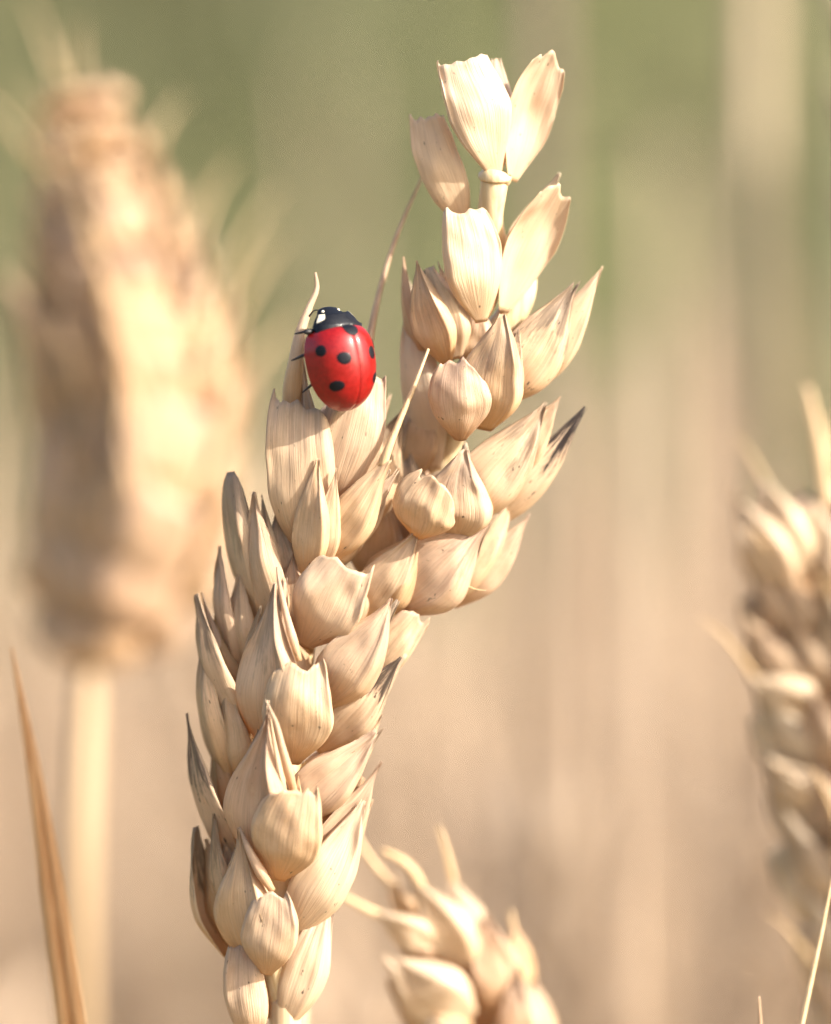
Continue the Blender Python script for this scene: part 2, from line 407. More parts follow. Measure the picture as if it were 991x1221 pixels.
# ---------------------------------------------------------------- front wheat ear
def front_ear():
    ear = add('wheat_ear', None, None, P(344, 1221, 0))
    tag(ear, 'plump golden wheat ear in sharp focus that the red ladybird sits on', 'wheat ear', 'ears of ripe wheat')
    # stem and rachis
    tube('stem', [P(340, 1190, -0.03), P(341, 1260, -0.02), P(352, 1700, 0.3), P(380, 3600, 1.0), Vector((-0.3, 3.0, GROUND - 0.5))],
         [0.10, 0.105, 0.12, 0.15, 0.17], M_STEM, ear, 40, 12)
    tube('rachis', [P(340, 1195, -0.02), P(330, 1150, -0.08), P(335, 1040, 0.0), P(345, 900, 0.05), P(362, 760, 0.08), P(378, 640, 0.1), P(392, 520, 0.1)],
         [0.10, 0.085, 0.09, 0.09, 0.085, 0.08, 0.06], M_RACHIS, ear, 30, 10)
    # lowest, sterile pair
    spikelet(ear, (318, 1215, 0.0, 300, 1120, 0.05, 40), [
        ('G', 302, 1250, 288, 1122, 52, -0.06, -0.22, -12, dict(vk=-0.5, tooth=0.05)),
        ('L', 325, 1180, 330, 1080, 40, -0.02, -0.05, 0, dict(warm=0.5)),
    ])
    spikelet(ear, (345, 1215, 0.02, 380, 1100, -0.02, 40), [
        ('L', 338, 1226, 396, 1060, 60, -0.05, -0.12, 12, dict(pale=0.4, k=0.6)),
        ('L', 345, 1150, 385, 1040, 50, 0.08, 0.02, 10, dict(warm=0.3)),
    ])
    # centre column, bottom to top
    spikelet(ear, (308, 1150, 0.05, 285, 1010, -0.1, 70), [
        ('L', 284, 1122, 255, 970, 40, -0.02, -0.14, -45, dict(mildew=0.5)),
        ('L', 272, 1140, 234, 986, 54, 0.06, -0.05, -125, dict(mildew=0.7, pe=0.2)),
        ('L', 285, 1135, 246, 1000, 60, 0.04, 0.02, -50, dict(warm=0.5)),
        ('L', 290, 1125, 268, 985, 54, 0.08, -0.04, -50, dict(warm=0.4)),
        ('L', 306, 1152, 284, 987, 86, -0.10, -0.40, -20, dict(BEAK, vk=0.55)),
        ('G', 318, 1161, 327, 1052, 68, -0.24, -0.47, -4, dict(vk=0.72, tooth=0.12, m=0.42, pe=0.40)),
    ], [([(325, 1062, -0.42), (312, 1042, -0.44), (300, 1020, -0.44), (292, 1002, -0.42), (286, 986, -0.4)], [4, 7, 5.0, 3.2, 1.2], M_HUSK)])
    spikelet(ear, (325, 1040, 0.05, 318, 880, -0.1, 80), [
        ('L', 290, 1040, 223, 850, 58, 0.02, -0.06, -62, dict(mildew=0.75, vk=-0.2)),
        ('L', 294, 1010, 254, 870, 56, 0.08, -0.02, -50, dict(warm=0.7)),
        ('L', 297, 985, 309, 870, 32, -0.10, -0.27, -45, dict(mildew=0.35)),
        ('L', 316, 1042, 319, 841, 90, -0.10, -0.60, -20, dict(BEAK, vk=0.5, side=-0.02)),
        ('L', 345, 985, 356, 922, 22, -0.2, -0.42, 10, dict(warm=0.3)),
        ('G', 332, 1048, 356, 926, 84, -0.30, -0.60, 2, dict(vk=0.74, tooth=0.11, m=0.46, pe=0.46)),
    ], [([(352, 950, -0.42), (344, 920, -0.52), (336, 890, -0.60), (329, 862, -0.63), (319, 839, -0.62)], [4, 6, 4.5, 3, 1.2], M_HUSK)])
    spikelet(ear, (338, 890, 0.05, 332, 740, -0.1, 84), [
        ('L', 303, 895, 234, 708, 62, 0.0, -0.06, -58, dict(mildew=0.5, vk=0.1)),
        ('L', 292, 850, 256, 734, 56, 0.08, 0.0, -50, dict(warm=0.8)),
        ('L', 278, 940, 240, 762, 58, 0.0, -0.06, -58, dict(mildew=0.3)),
        ('L', 292, 940, 270, 816, 56, -0.02, -0.15, -35),
        ('L', 300, 838, 311, 722, 30, -0.08, -0.26, -45, dict(mildew=0.3)),
        ('L', 310, 836, 324, 727, 28, -0.12, -0.30, -35),
        ('L', 322, 895, 329, 695, 92, -0.10, -0.44, -20, dict(BEAK, vk=0.45, mildew=0.3)),
        ('G', 349, 910, 362, 776, 84, -0.24, -0.49, 2, dict(vk=0.76, tooth=0.10, m=0.44, pe=0.52, pale=0.15)),
    ], [([(357, 788, -0.46), (350, 764, -0.47), (342, 735, -0.45), (335, 705, -0.42), (330, 676, -0.38)], [3.5, 5.5, 4, 3, 1.2], M_HUSK)])
    spikelet(ear, (335, 770, 0.08, 305, 620, 0.0, 70), [
        ('L', 322, 760, 277, 562, 62, 0.02, -0.05, -52, dict(mildew=0.35, m=0.5, pe=0.25, e=0.6)),
        ('L', 312, 720, 300, 610, 40, 0.08, 0.05, -30, dict(warm=0.8, mildew=0.4)),
        ('L', 290, 810, 262, 650, 46, 0.03, -0.03, -58, dict(mildew=0.3)),
        ('L', 300, 815, 286, 672, 50, 0.0, -0.08, -40),
        ('L', 336, 765, 303, 586, 62, -0.05, -0.22, -35, dict(vk=0.3)),
        ('L', 352, 745, 330, 606, 66, 0.02, -0.12, -10, dict(mildew=0.3)),
        ('L', 345, 770, 350, 660, 46, -0.05, -0.2, 0, dict(warm=0.4)),
    ])
    spikelet(ear, (368, 690, 0.0, 385, 590, -0.1, 40), [
        ('L', 367, 692, 380, 546, 46, -0.20, -0.40, -12, dict(vk=0.5)),
        ('L', 376, 690, 401, 558, 36, -0.16, -0.38, 25),
    ])
    spikelet(ear, (365, 765, 0.0, 410, 680, -0.1, 80), [
        ('G', 362, 770, 428, 652, 86, -0.18, -0.42, 0, dict(vk=0.82, tooth=0.13, pale=0.1, pe=0.5)),
        ('L', 428, 740, 496, 634, 62, 0.0, -0.18, 12, dict(k=0.4)),
        ('L', 385, 745, 440, 680, 70, 0.02, -0.12, 10, dict(warm=0.3)),
    ])
    spikelet(ear, (385, 680, 0.0, 430, 590, -0.05, 60), [
        ('L', 380, 672, 464, 547, 62, -0.12, -0.32, 12, dict(pe=0.15)),
        ('L', 400, 665, 466, 560, 40, -0.02, -0.24, 40, dict(pale=0.4)),
    ], [([(456, 556, -0.30), (462, 538, -0.32), (474, 508, -0.31), (492, 465, -0.27), (511, 416, -0.2)], [6.0, 5.0, 3.8, 2.8, 1.6], M_AWN)])
    # right column, bottom to top
    spikelet(ear, (350, 1105, 0.05, 400, 1000, 0.0, 60), [
        ('L', 347, 1114, 434, 954, 76, -0.12, -0.24, 18, dict(pale=0.45, k=0.55)),
        ('L', 362, 1040, 456, 908, 62, -0.04, -0.20, 40, dict(BEAK, mildew=0.25)),
        ('L', 362, 1015, 432, 925, 66, 0.04, -0.08, 5, dict(warm=0.6, mildew=0.3)),
    ])
    spikelet(ear, (355, 960, 0.05, 420, 890, 0.0, 60), [
        ('L', 342, 976, 449, 871, 72, -0.15, -0.32, 15, dict(k=0.6)),
        ('L', 378, 895, 479, 784, 60, -0.02, -0.18, 18, dict(mildew=0.95)),
        ('L', 378, 885, 452, 800, 66, 0.06, -0.06, 8, dict(warm=0.55, mildew=0.3)),
        ('L', 395, 920, 455, 850, 50, 0.06, -0.05, 20, dict(pale=0.2)),
    ])
    spikelet(ear, (395, 830, 0.05, 440, 740, 0.0, 64), [
        ('L', 384, 842, 467, 714, 80, -0.16, -0.38, 12, dict(vk=0.3, ridge=0.12)),
        ('G', 425, 818, 503, 726, 50, 0.05, -0.10, 20, dict(tooth=0.06, mildew=0.2)),
        ('L', 375, 850, 430, 770, 60, 0.0, -0.15, 0, dict(warm=0.4)),
    ])
    # top spikelet that carries the ladybird
    spikelet(ear, (375, 640, 0.05, 395, 480, 0.0, 70), [
        ('L', 415, 640, 482, 486, 72, 0.12, 0.04, 10, dict(mildew=0.6)),
        ('L', 402, 615, 458, 460, 56, 0.06, -0.04, 10, dict(mildew=0.5)),
        ('L', 372, 650, 358, 410, 84, 0.02, -0.16, -22, dict(BEAK)),
        ('G', 388, 620, 436, 438, 78, -0.04, -0.22, 12, dict(vk=0.8, tooth=0.04)),
        ('G', 366, 668, 357, 452, 82, -0.10, -0.32, -12, dict(vk=-0.75, tooth=0.10, pe=0.7, rnd=0.5)),
    ], [([(352, 540, -0.05), (349, 462, -0.2), (353, 430, -0.26), (358, 398, -0.24), (369, 366, -0.2), (378, 343, -0.16), (376, 325, -0.15)], [12, 12, 9.0, 6.5, 4.2, 3.0, 1.6], M_HUSK),
        ([(432, 470, 0.0), (441, 405, 0.05), (450, 360, 0.1), (472, 285, 0.2), (506, 205, 0.3)], [6, 5, 3.6, 2.6, 1.2], M_AWN_BROWN)])
    return ear
EAR_A = front_ear()

# ---------------------------------------------------------------- second ear, threshed bare towards its top
def second_ear():
    ear = add('wheat_ear', None, None, P(338, 1300, 0.9))
    tag(ear, 'half threshed wheat ear with empty open husks leaning out behind the ladybird', 'wheat ear', 'ears of ripe wheat')
    tube('stem', [P(452, 770, 0.75), P(420, 870, 0.85), P(380, 1010, 0.9), P(352, 1160, 0.95), P(345, 1400, 1.1), P(360, 3600, 2.0), Vector((-1.6, 5.0, GROUND - 0.5))],
         [0.08, 0.09, 0.10, 0.11, 0.13, 0.15, 0.17], M_STEM, ear, 50, 12)
    tube('rachis', [P(452, 770, 0.75), P(480, 690, 0.55), P(512, 600, 0.42), P(545, 500, 0.28), P(580, 410, 0.1), P(612, 372, 0.10), P(622, 335, 0.12), P(606, 300, 0.12)],
         [0.08, 0.09, 0.09, 0.09, 0.09, 0.10, 0.10, 0.07], M_RACHIS, ear, 36, 12)
    tube('rachis', [P(608, 330, 0.12), P(594, 298, 0.06), P(585, 262, -0.04), P(589, 222, -0.1), P(590, 213, -0.1)], [0.07, 0.078, 0.08, 0.088, 0.09], M_RACHIS, ear, 20, 12)
    tube('rachis_node', [P(589, 217, -0.1), P(590, 213, -0.1), P(590, 209, -0.11), P(591, 204, -0.11)], [0.095, 0.108, 0.108, 0.07], M_RACHIS, ear, 8, 12)
    spikelet(ear, (590, 208, -0.08, 588, 140, -0.04, 22), [
        ('G', 591, 209, 549, 62, 76, -0.12, -0.22, 8, dict(close=0.3, rnd=0.05, vk=-0.88, tooth=0.05, pe=0.74, m=0.55, pale=0.6, jag=0.012, mildew=0.0)),
        ('L', 595, 200, 591, 70, 44, 0.0, 0.04, 25, dict(pe=0.3, pale=0.3, jag=0.03)),
        ('G', 611, 216, 661, 60, 64, -0.06, -0.16, 205, dict(close=0.3, rnd=0.05, vk=0.0, tooth=0.07, pe=0.5, m=0.55, pale=0.5, warm=0.1, k=0.36, mildew=0.0)),
    ])
    spikelet(ear, (560, 280, 0.05, 530, 200, 0.06, 20), [
        ('G', 556, 274, 506, 130, 54, 0.02, -0.06, -22, dict(close=0.3, rnd=0.05, vk=-0.75, tooth=0.05, pe=0.7, m=0.5, mildew=0.0, pale=0.45)),
    ])
    spikelet(ear, (580, 378, -0.02, 585, 310, 0.0, 26), [
        ('G', 574, 384, 552, 243, 71, -0.12, -0.26, 4, dict(jag=0.01, close=0.3, rnd=0.05, vk=-0.6, tooth=0.045, pe=0.66, m=0.5, pale=0.55, mildew=0.0)),
        ('L', 600, 320, 668, 206, 40, 0.06, 0.04, 165, dict(pale=0.8, k=0.3, thick=0.006)),
        ('G', 600, 372, 671, 218, 63, -0.05, -0.14, 205, dict(close=0.3, rnd=0.05, vk=0.1, tooth=0.07, pe=0.5, m=0.5, pale=0.45, warm=0.1, k=0.36, mildew=0.0)),
    ])
    spikelet(ear, (535, 430, 0.02, 525, 350, 0.05, 36), [
        ('L', 520, 560, 488, 335, 58, 0.22, 0.1, -15, dict(pale=0.9, k=0.4)),
        ('L', 506, 430, 481, 306, 30, 0.08, 0.05, -55, dict(warm=0.3)),
        ('L', 544, 428, 513, 318, 62, -0.02, -0.14, 8, dict(pale=0.6, pe=0.2)),
        ('L', 533, 434, 496, 311, 56, -0.06, -0.20, -18, dict(vk=0.5, ridge=0.2)),
    ])
    spikelet(ear, (560, 505, 0.1, 580, 410, 0.05, 70), [
        ('L', 565, 440, 573, 372, 60, 0.06, 0.0, 0, dict(pe=0.3)),
        ('L', 596, 502, 619, 392, 44, -0.06, -0.2, 35, dict(ridge=0.12)),
        ('L', 577, 512, 598, 374, 84, -0.08, -0.30, 4, dict(pe=0.1, e=1.2, ridge=0.14, mildew=0.25)),
        ('G', 549, 524, 548, 424, 74, -0.16, -0.42, -5, dict(vk=0.1, tooth=0.07, jag=0.03, pe=0.5, m=0.5)),
    ])
    spikelet(ear, (605, 470, 0.1, 660, 380, 0.05, 50), [
        ('L', 628, 470, 718, 317, 50, 0.10, 0.0, 18, dict(pale=0.2)),
        ('L', 592, 482, 688, 337, 80, -0.02, -0.14, 12, dict(mildew=0.6)),
    ])
    spikelet(ear, (520, 630, 0.15, 545, 560, 0.1, 80), [
        ('L', 540, 645, 552, 536, 90, -0.05, -0.24, 4, dict(pe=0.12, mildew=0.25)),
        ('G', 497, 640, 520, 566, 80, -0.12, -0.38, -8, dict(vk=0.2, tooth=0.08, jag=0.05, pe=0.6, m=0.5)),
    ])
    spikelet(ear, (555, 615, 0.15, 620, 520, 0.1, 60), [
        ('L', 578, 632, 699, 486, 50, 0.12, 0.04, 20, dict(mildew=1.15, e=1.5)),
        ('L', 600, 570, 668, 472, 44, 0.06, -0.05, 15),
        ('L', 542, 622, 652, 480, 84, 0.02, -0.12, 10, dict(mildew=0.4)),
    ])
    spikelet(ear, (480, 720, 0.3, 560, 650, 0.2, 80), [
        ('L', 540, 722, 633, 613, 50, 0.2, 0.1, 25),
        ('L', 525, 720, 615, 595, 54, 0.15, 0.05, 20, dict(pale=0.2)),
        ('L', 468, 726, 585, 620, 100, 0.08, -0.1, 6, dict(mildew=0.35)),
        ('L', 440, 735, 504, 633, 74, 0.04, -0.06, -5, dict(warm=0.5, pe=0.2)),
    ], [([(548, 690, -0.02), (558, 699, -0.06), (568, 703, -0.08), (579, 704, -0.08)], [1.0, 1.2, 0.9, 0.5], M_AWN)])
    spikelet(ear, (465, 680, 0.45, 490, 520, 0.35, 90), [  # recess fillers, their warm tint painting the deep shade between husks
        ('L', 446, 700, 456, 585, 70, 0.28, 0.16, 0, dict(warm=0.5)),
        ('L', 494, 570, 503, 465, 60, 0.26, 0.2, 0, dict(warm=0.2)),
        ('L', 470, 640, 485, 510, 86, 0.34, 0.26, -10, dict(mildew=0.5)),
    ])
    return ear
EAR_B = second_ear()

# ---------------------------------------------------------------- ladybird
def ladybird():
    C = P(402, 428, -0.43)
    fwd = Vector((-0.17, 0.02, 1.0)).normalized()
    dors = Vector((math.sin(math.radians(36)), -math.cos(math.radians(36)), 0.0))
    dors = (dors - fwd * dors.dot(fwd)).normalized()
    right = fwd.cross(dors).normalized()          # the beetle's own right side
    root = add('ladybird', None, None, C)
    tag(root, 'glossy red ladybird with black spots clinging to the wheat ear', 'ladybird')
    R = Matrix((right, fwd, dors)).transposed()
    def W(p): return R @ Vector(p)
    # elytra: dome over (x right, y forward, z up); a = half width, back end narrower
    A, BF, BB, H = 0.234, 0.212, 0.338, 0.245
    def dome(phi, y, lift=0.0):
        """phi 0 on the seam .. pi/2 at the rim; y along the body"""
        b = BF if y > 0 else BB
        q = max(0.0, 1 - abs(y / b) ** (2.7 if y > 0 else 2.25))
        s = q ** 0.5
        if y > 0: s = 0.60 * s + 0.40 * min(1, q * 3) ** 0.5
        x = A * s * math.sin(phi); z = H * s ** 0.9 * math.cos(phi) ** 0.9 if phi < math.pi / 2 else 0.0
        flare = 0.012 * max(0, (phi - 1.25) / 0.32) ** 2
        return Vector((x + flare * s, y, z + lift * 0))
    def dn(phi, y):
        e = 1e-3
        p0 = dome(max(1e-4, phi - e), y); p1 = dome(min(1.569, phi + e), y); q0 = dome(phi, y - e); q1 = dome(phi, y + e)
        n = (p1 - p0).cross(q1 - q0)
        if n.z < 0 or (n.z < 1e-6 and n.x < 0): n = -n
        return n.normalized() if n.length > 0 else Vector((0, 0, 1))
    for sgn in (-1, 1):
        V, F, UV = [], [], []
        nu, nv = 40, 20
        for i in range(nu):
            t = i / (nu - 1)
            y = BF * 0.985 - (BF * 0.985 + BB * 0.999) * (0.5 - 0.5 * math.cos(math.pi * t))
            for j in range(nv):
                ph = 0.001 + (math.pi / 2 - 0.001) * j / (nv - 1)
                p = dome(ph, y)
                g = 0.006 * math.exp(-(p.x / 0.008) ** 2)           # the seam sinks a little
                V.append(W((sgn * (p.x + 0.0012), p.y, p.z - g))); UV.append((j / (nv - 1), t))
        for i in range(nu - 1):
            for j in range(nv - 1):
                a = i * nv + j
                q = (a, a + 1, a + nv + 1, a + nv)
                F.append(q if sgn < 0 else q[::-1])
        wc = add('wing_case', mesh_from('wing_case', V, F, M_RED, UV), root, C)
        # spots follow the dome, a hair proud of it
        spots = [(0.58, 0.075, 0.055, 0.040), (1.02, 0.055, 0.046, 0.036), (0.62, -0.175, 0.056, 0.036)]
        if sgn < 0: spots = [(0.44, -0.015, 0.050, 0.040), (1.06, 0.055, 0.040, 0.038), (0.80, -0.180, 0.054, 0.034)]
        else: spots = [(0.58, 0.0, 0.046, 0.042), (1.05, 0.06, 0.036, 0.036), (0.8, -0.16, 0.050, 0.036)]
        for k, (ph, y, rx, ry) in enumerate(spots):
            V, F = [], []
            r0 = max(0.05, dome(math.pi / 2, y).x)
            rings, seg = 6, 44
            for a in range(rings + 1):
                fr = a / rings
                for s in range(seg):
                    an = 2 * math.pi * s / seg
                    wob = 1 + 0.035 * math.sin(2 * an + k) + 0.02 * math.sin(3 * an + 2 * k)
                    pp = ph + fr * wob * rx / r0 * math.cos(an); yy = y + fr * wob * ry * math.sin(an)
                    p = dome(pp, yy) + dn(pp, yy) * (0.0030 * (1 - fr ** 6) + 0.0006)
                    V.append(W((sgn * (p.x + 0.0012), p.y, p.z)))
            for a in range(rings):
                for s in range(seg):
                    n = (s + 1) % seg
                    q = (a * seg + s, (a + 1) * seg + s, (a + 1) * seg + n, a * seg + n)
                    F.append(q if sgn > 0 else q[::-1])
            add('spot', mesh_from('spot', V, F, M_BLACK), wc, C)
        # half of the shared spot at the front of the seam, then the white mark beside it
        V, F = [], []
        for a in range(6):
            for s in range(13):
                an = -math.pi / 2 + math.pi * s / 12
                fr = a / 5
                x = fr * 0.050 * math.cos(an); y = 0.165 + fr * 0.045 * math.sin(an)
                ph = math.asin(min(1, x / max(1e-4, dome(math.pi / 2, y).x))) + 0.002
                p = dome(ph, y) + dn(max(0.01, ph), y) * 0.0035
                V.append(W((sgn * (p.x + 0.0005), p.y, p.z)))
        for a in range(5):
            for s in range(12):
                q = (a * 13 + s, (a + 1) * 13 + s, (a + 1) * 13 + s + 1, a * 13 + s + 1)
                F.append(q if sgn > 0 else q[::-1])
        add('spot', mesh_from('spot', V, F, M_BLACK), wc, C)
        V, F = [], []
        for a in range(5):
            for s in range(9):
                x = 0.036 + 0.062 * s / 8; y = 0.2125 - 0.024 * (a / 4) * (1 - (s / 8) ** 2 * 0.8)
                ph = math.asin(min(0.999, x / max(1e-4, dome(math.pi / 2, y).x)))
                p = dome(ph, y) + dn(ph, y) * 0.004
                V.append(W((sgn * p.x, p.y, p.z)))
        for a in range(4):
            for s in range(8):
                q = (a * 9 + s, a * 9 + s + 1, (a + 1) * 9 + s + 1, (a + 1) * 9 + s)
                F.append(q if sgn < 0 else q[::-1])
        add('white_mark', mesh_from('white_mark', V, F, M_WHITE), wc, C)
    # body: belly, thorax and head as one surface
    secs = [(-0.315, 0.03, 0.02, 0.03), (-0.27, 0.11, 0.05, 0.03), (-0.15, 0.18, 0.075, 0.03), (0.0, 0.205, 0.085, 0.03), (0.12, 0.195, 0.08, 0.04), (0.20, 0.17, 0.085, 0.07),
            (0.25, 0.140, 0.075, 0.035), (0.275, 0.115, 0.06, 0.015), (0.295, 0.092, 0.052, 0.0), (0.312, 0.080, 0.046, -0.012), (0.328, 0.062, 0.038, -0.02), (0.338, 0.03, 0.02, -0.025)]
    V, F, seg = [], [], 20
    for (y, rx, rz, zc) in secs:
        for s in range(seg):
            an = 2 * math.pi * s / seg
            V.append(W((rx * math.cos(an), y, zc + rz * math.sin(an) * (1.0 if math.sin(an) > 0 else 0.9))))
    for i in range(len(secs) - 1):
        for s in range(seg):
            n = (s + 1) % seg
            F.append((i * seg + s, (i + 1) * seg + s, (i + 1) * seg + n, i * seg + n))
    F.append(tuple(range(seg))); F.append(tuple((len(secs) - 1) * seg + s for s in range(seg))[::-1])
    body = add('body', mesh_from('body', V, F, M_BLACK), root, C)
    # pronotum: shield over the thorax
    def shield(x, y):
        # x -1..1 across, y 0 rear .. 1 front
        hw = 0.176 - 0.058 * y ** 1.6
        yy = 0.192 + 0.092 * y - 0.020 * (1 - x * x) * (1 - y) + 0.008 * abs(x) ** 3 * y
        z = 0.035 + (0.122 - 0.060 * y ** 1.5) * max(0.0, 1 - abs(x) ** 2.3) ** 0.6
        return Vector((hw * x, yy, z))
    V, F, nx, ny = [], [], 28, 12
    for i in range(ny):
        for j in range(nx):
            V.append(W(shield(-1 + 2 * j / (nx - 1), i / (ny - 1))))
    for i in range(ny):
        for j in range(nx):
            p = shield(-1 + 2 * j / (nx - 1), i / (ny - 1)); V.append(W((p.x * 0.93, p.y * 0.99, p.z - 0.018)))
    o = nx * ny
    for i in range(ny - 1):
        for j in range(nx - 1):
            a = i * nx + j
            F.append((a, a + 1, a + nx + 1, a + nx)); F.append((o + a + nx, o + a + nx + 1, o + a + 1, o + a))
    for j in range(nx - 1):
        F.append((j + 1, j, o + j, o + j + 1)); a = (ny - 1) * nx + j; F.append((a, a + 1, o + a + 1, o + a))
    for i in range(ny - 1):
        a = i * nx; F.append((a, a + nx, o + a + nx, o + a)); a += nx - 1; F.append((a + nx, a, o + a, o + a + nx))
    pro = add('pronotum', mesh_from('pronotum', V, F, M_BLACK), root, C)
    for sgn in (-1, 1):
        V, F = [], []
        for a in range(7):
            for s in range(7):
                fx = s / 6; fy = a / 6
                x = sgn * ((0.74 if sgn < 0 else 0.86) + (0.22 if sgn < 0 else 0.11) * fx); y = 0.58 + 0.40 * fy - 0.14 * fx * (1 - fy) + 0.1 * (1 - fx) * (1 - fy)
                p = shield(x, min(0.99, y)); e = 0.0015
                V.append(W((p.x + sgn * e * 0.6, p.y, p.z + e)))
        for a in range(6):
            for s in range(6):
                q = (a * 7 + s, a * 7 + s + 1, (a + 1) * 7 + s + 1, (a + 1) * 7 + s)
                F.append(q if sgn > 0 else q[::-1])
        add('white_patch', mesh_from('white_patch', V, F, M_WHITE), pro, C)
        # eye spot and antenna on the head
        cpt = W((sgn * 0.060, 0.306, 0.018))
        v, f, u = spindle_data(cpt - W((0.012, 0, 0)), cpt + W((0.012, 0, 0)), 0.012)
        add('white_mark', mesh_from('white_mark', v, f, M_WHITE, u), body, C)
        tube('antenna', [C + W(q) for q in ((sgn * 0.05, 0.318, -0.02), (sgn * 0.08, 0.328, -0.035), (sgn * 0.10, 0.312, -0.055), (sgn * 0.11, 0.295, -0.07))], [0.005, 0.004, 0.005, 0.008], M_LEG, root, 10, 6)
    # six legs: thigh, shin, foot in one mesh each
    for sgn in (-1, 1):
        for (y0, y1, out, dy) in ((0.19, 0.20, 0.200, 0.0), (0.06, 0.05, 0.258, -0.01), (-0.10, -0.13, 0.215, -0.03)):
            pts = [(sgn * 0.12, y0, 0.0), (sgn * 0.215, (y0 + y1) / 2, 0.015), (sgn * out * 0.93, y1, -0.02), (sgn * out, y1 + dy, -0.085), (sgn * (out + 0.02), y1 + dy * 1.6, -0.105)]
            tube('leg', [C + W(q) for q in pts], [0.020, 0.017, 0.011, 0.007, 0.004], M_LEG, root, 16, 8)
    return root
ladybird()

# ---------------------------------------------------------------- ears out of focus, built spikelet by spikelet
def shared(kind, seed, **opt):
    V, F, UV = husk_data(1.0, opt.pop('w'), kind, seed, nu=14, nv=10, thick=0.02, **opt)
    return mesh_from('glume' if kind == 'G' else 'lemma', V, F, M_HUSK, UV)
SH_G = [shared('G', 1, w=0.52, vk=0.5), shared('G', 2, w=0.5, vk=-0.5)]
SH_L = [shared('L', 3, w=0.46, e=1.1), shared('L', 4, w=0.42, e=1.3), shared('L', 5, w=0.5)]
v_, f_, u_ = spindle_data((0, 0, 0), (0, 0, 1), 0.2)
SH_CORE = mesh_from('spikelet', v_, f_, M_HUSK, u_)
v_, f_, u_ = tube_data([(0, 0, 0), (0, 0.02, 0.35), (0, 0.07, 0.7), (0, 0.16, 1.0)], [0.022, 0.017, 0.011, 0.004], 8, 5)
SH_AWN = mesh_from('awn', v_, f_, M_AWN, u_)

def frame(s, n, a):
    return Matrix((s, n, a)).transposed().to_4x4()

def piece(name, me, parent, loc, s, n, a, sx, sz, color):
    """a copy of a shared husk under its spikelet, placed in the ear's own (unrotated) axes"""
    o = bpy.data.objects.new(name, me); COL.objects.link(o); o.parent = parent
    o.matrix_basis = Matrix.Translation(loc) @ frame(s, n, a) @ Matrix.Diagonal((sx, sx, sz, 1.0))
    o.color = (*color, 1.0)
    return o

def soft_ear(label, pts, stem_pts, n_sp, width, length, face, seed, awn=0.6, pale=0.1, awn_p=0.5, group='ears of ripe wheat', stem_r=0.12, taper=0.25, low=0.2, gold=0.0, prof=None):
    """an ear along world points (base to tip); face = turn of the two rows about the ear's axis"""
    rr = random.Random(seed)
    base = Vector(pts[0])
    ear = add('wheat_ear', None, None, base)
    tag(ear, label, 'wheat ear', group)
    c = catmull([Vector(p) for p in pts], 60)
    tube('rachis', pts, [0.10, 0.09, 0.08, 0.05], M_RACHIS, ear, 20, 8)
    tube('stem', stem_pts, [stem_r, stem_r * 1.1, stem_r * 1.3, stem_r * 1.4], M_STEM, ear, 30, 10)
    for i in range(n_sp):
        t = i / (n_sp - 1)
        k = int(1 + t * 57)
        pos = Vector(c[k]); ax = Vector(c[min(59, k + 1)] - c[k - 1]).normalized()
        side = 1 if i % 2 else -1
        f = math.radians(face)
        ref = Vector((math.cos(f), math.sin(f), 0)) * side
        ref = (ref - ax * ref.dot(ax)).normalized(); lat = ax.cross(ref).normalized()
        sc_ = (0.5 + 0.72 * math.sin(math.pi * min(1, low + (0.9 - low) * t))) * (1 - taper * t) * rr.uniform(0.92, 1.08)
        if prof: sc_ = float(np.interp(t, prof[0], prof[1])) * rr.uniform(0.9, 1.1)
        if i == n_sp - 1: ref = ref * 0.2 + lat * 0.1
        ln = length * sc_
        d0 = (ax + ref * 0.55).normalized()
        s0 = d0.cross(ref).normalized(); n0 = s0.cross(d0).normalized()
        if n0.dot(ref) < 0: n0 = -n0; s0 = -s0
        sp = add('spikelet', SH_CORE, ear, pos + ref * 0.04, (0.1, 0, 0.3))
        sp.matrix_basis = Matrix.Translation(pos + ref * 0.04 - base)
        sc0 = piece('floret', SH_CORE, sp, Vector((0, 0, 0)), s0, n0, d0, width * 1.2, ln * 0.8, (0.1, 0, 0.3))
        sp.data = SH_STUB
        for kx, (latf, outf, me, nm, l_) in enumerate(((-0.62, 0.45, SH_G[0], 'glume', 0.85), (0.62, 0.45, SH_G[1], 'glume', 0.85), (-0.34, 0.72, SH_L[0], 'lemma', 1.08),
                                                      (0.34, 0.72, SH_L[1], 'lemma', 1.08), (0.0, 0.85, SH_L[2], 'lemma', 0.95))):
            d = (ax + ref * (outf * 0.75) + lat * (latf * 0.62) + Vector((rr.gauss(0, .05), rr.gauss(0, .05), rr.gauss(0, .05)))).normalized()
            out = (ref * (0.6 + abs(outf)) + lat * latf * 1.6)
            out = (out - d * out.dot(d)).normalized(); s = d.cross(out).normalized()
            loc = ref * 0.05 + lat * latf * 0.16 * width / 0.5
            piece(nm, me, sp, loc, s, out, d, width * (0.2 + 0.8 * min(1.0, sc_)) * rr.uniform(0.9, 1.1), ln * l_, (rr.choice((0.1, 0.1, 0.4)), rr.choice((0, pale, pale * 2)), gold + rr.choice((0, 0, 0.3))))
            if nm == 'lemma' and rr.random() < awn_p:
                al = awn * rr.uniform(0.5, 1.3)
                piece('awn', SH_AWN, sp, loc + d * ln * l_ * 0.97, s, out, (d * 0.8 + ax * 0.4).normalized(), 1.0, al, (0, 0, 0))
    return ear
v_, f_, u_ = spindle_data((0, 0, -0.05), (0, 0, 0.12), 0.06, 6, 6)
SH_STUB = mesh_from('spikelet', v_, f_, M_HUSK, u_)

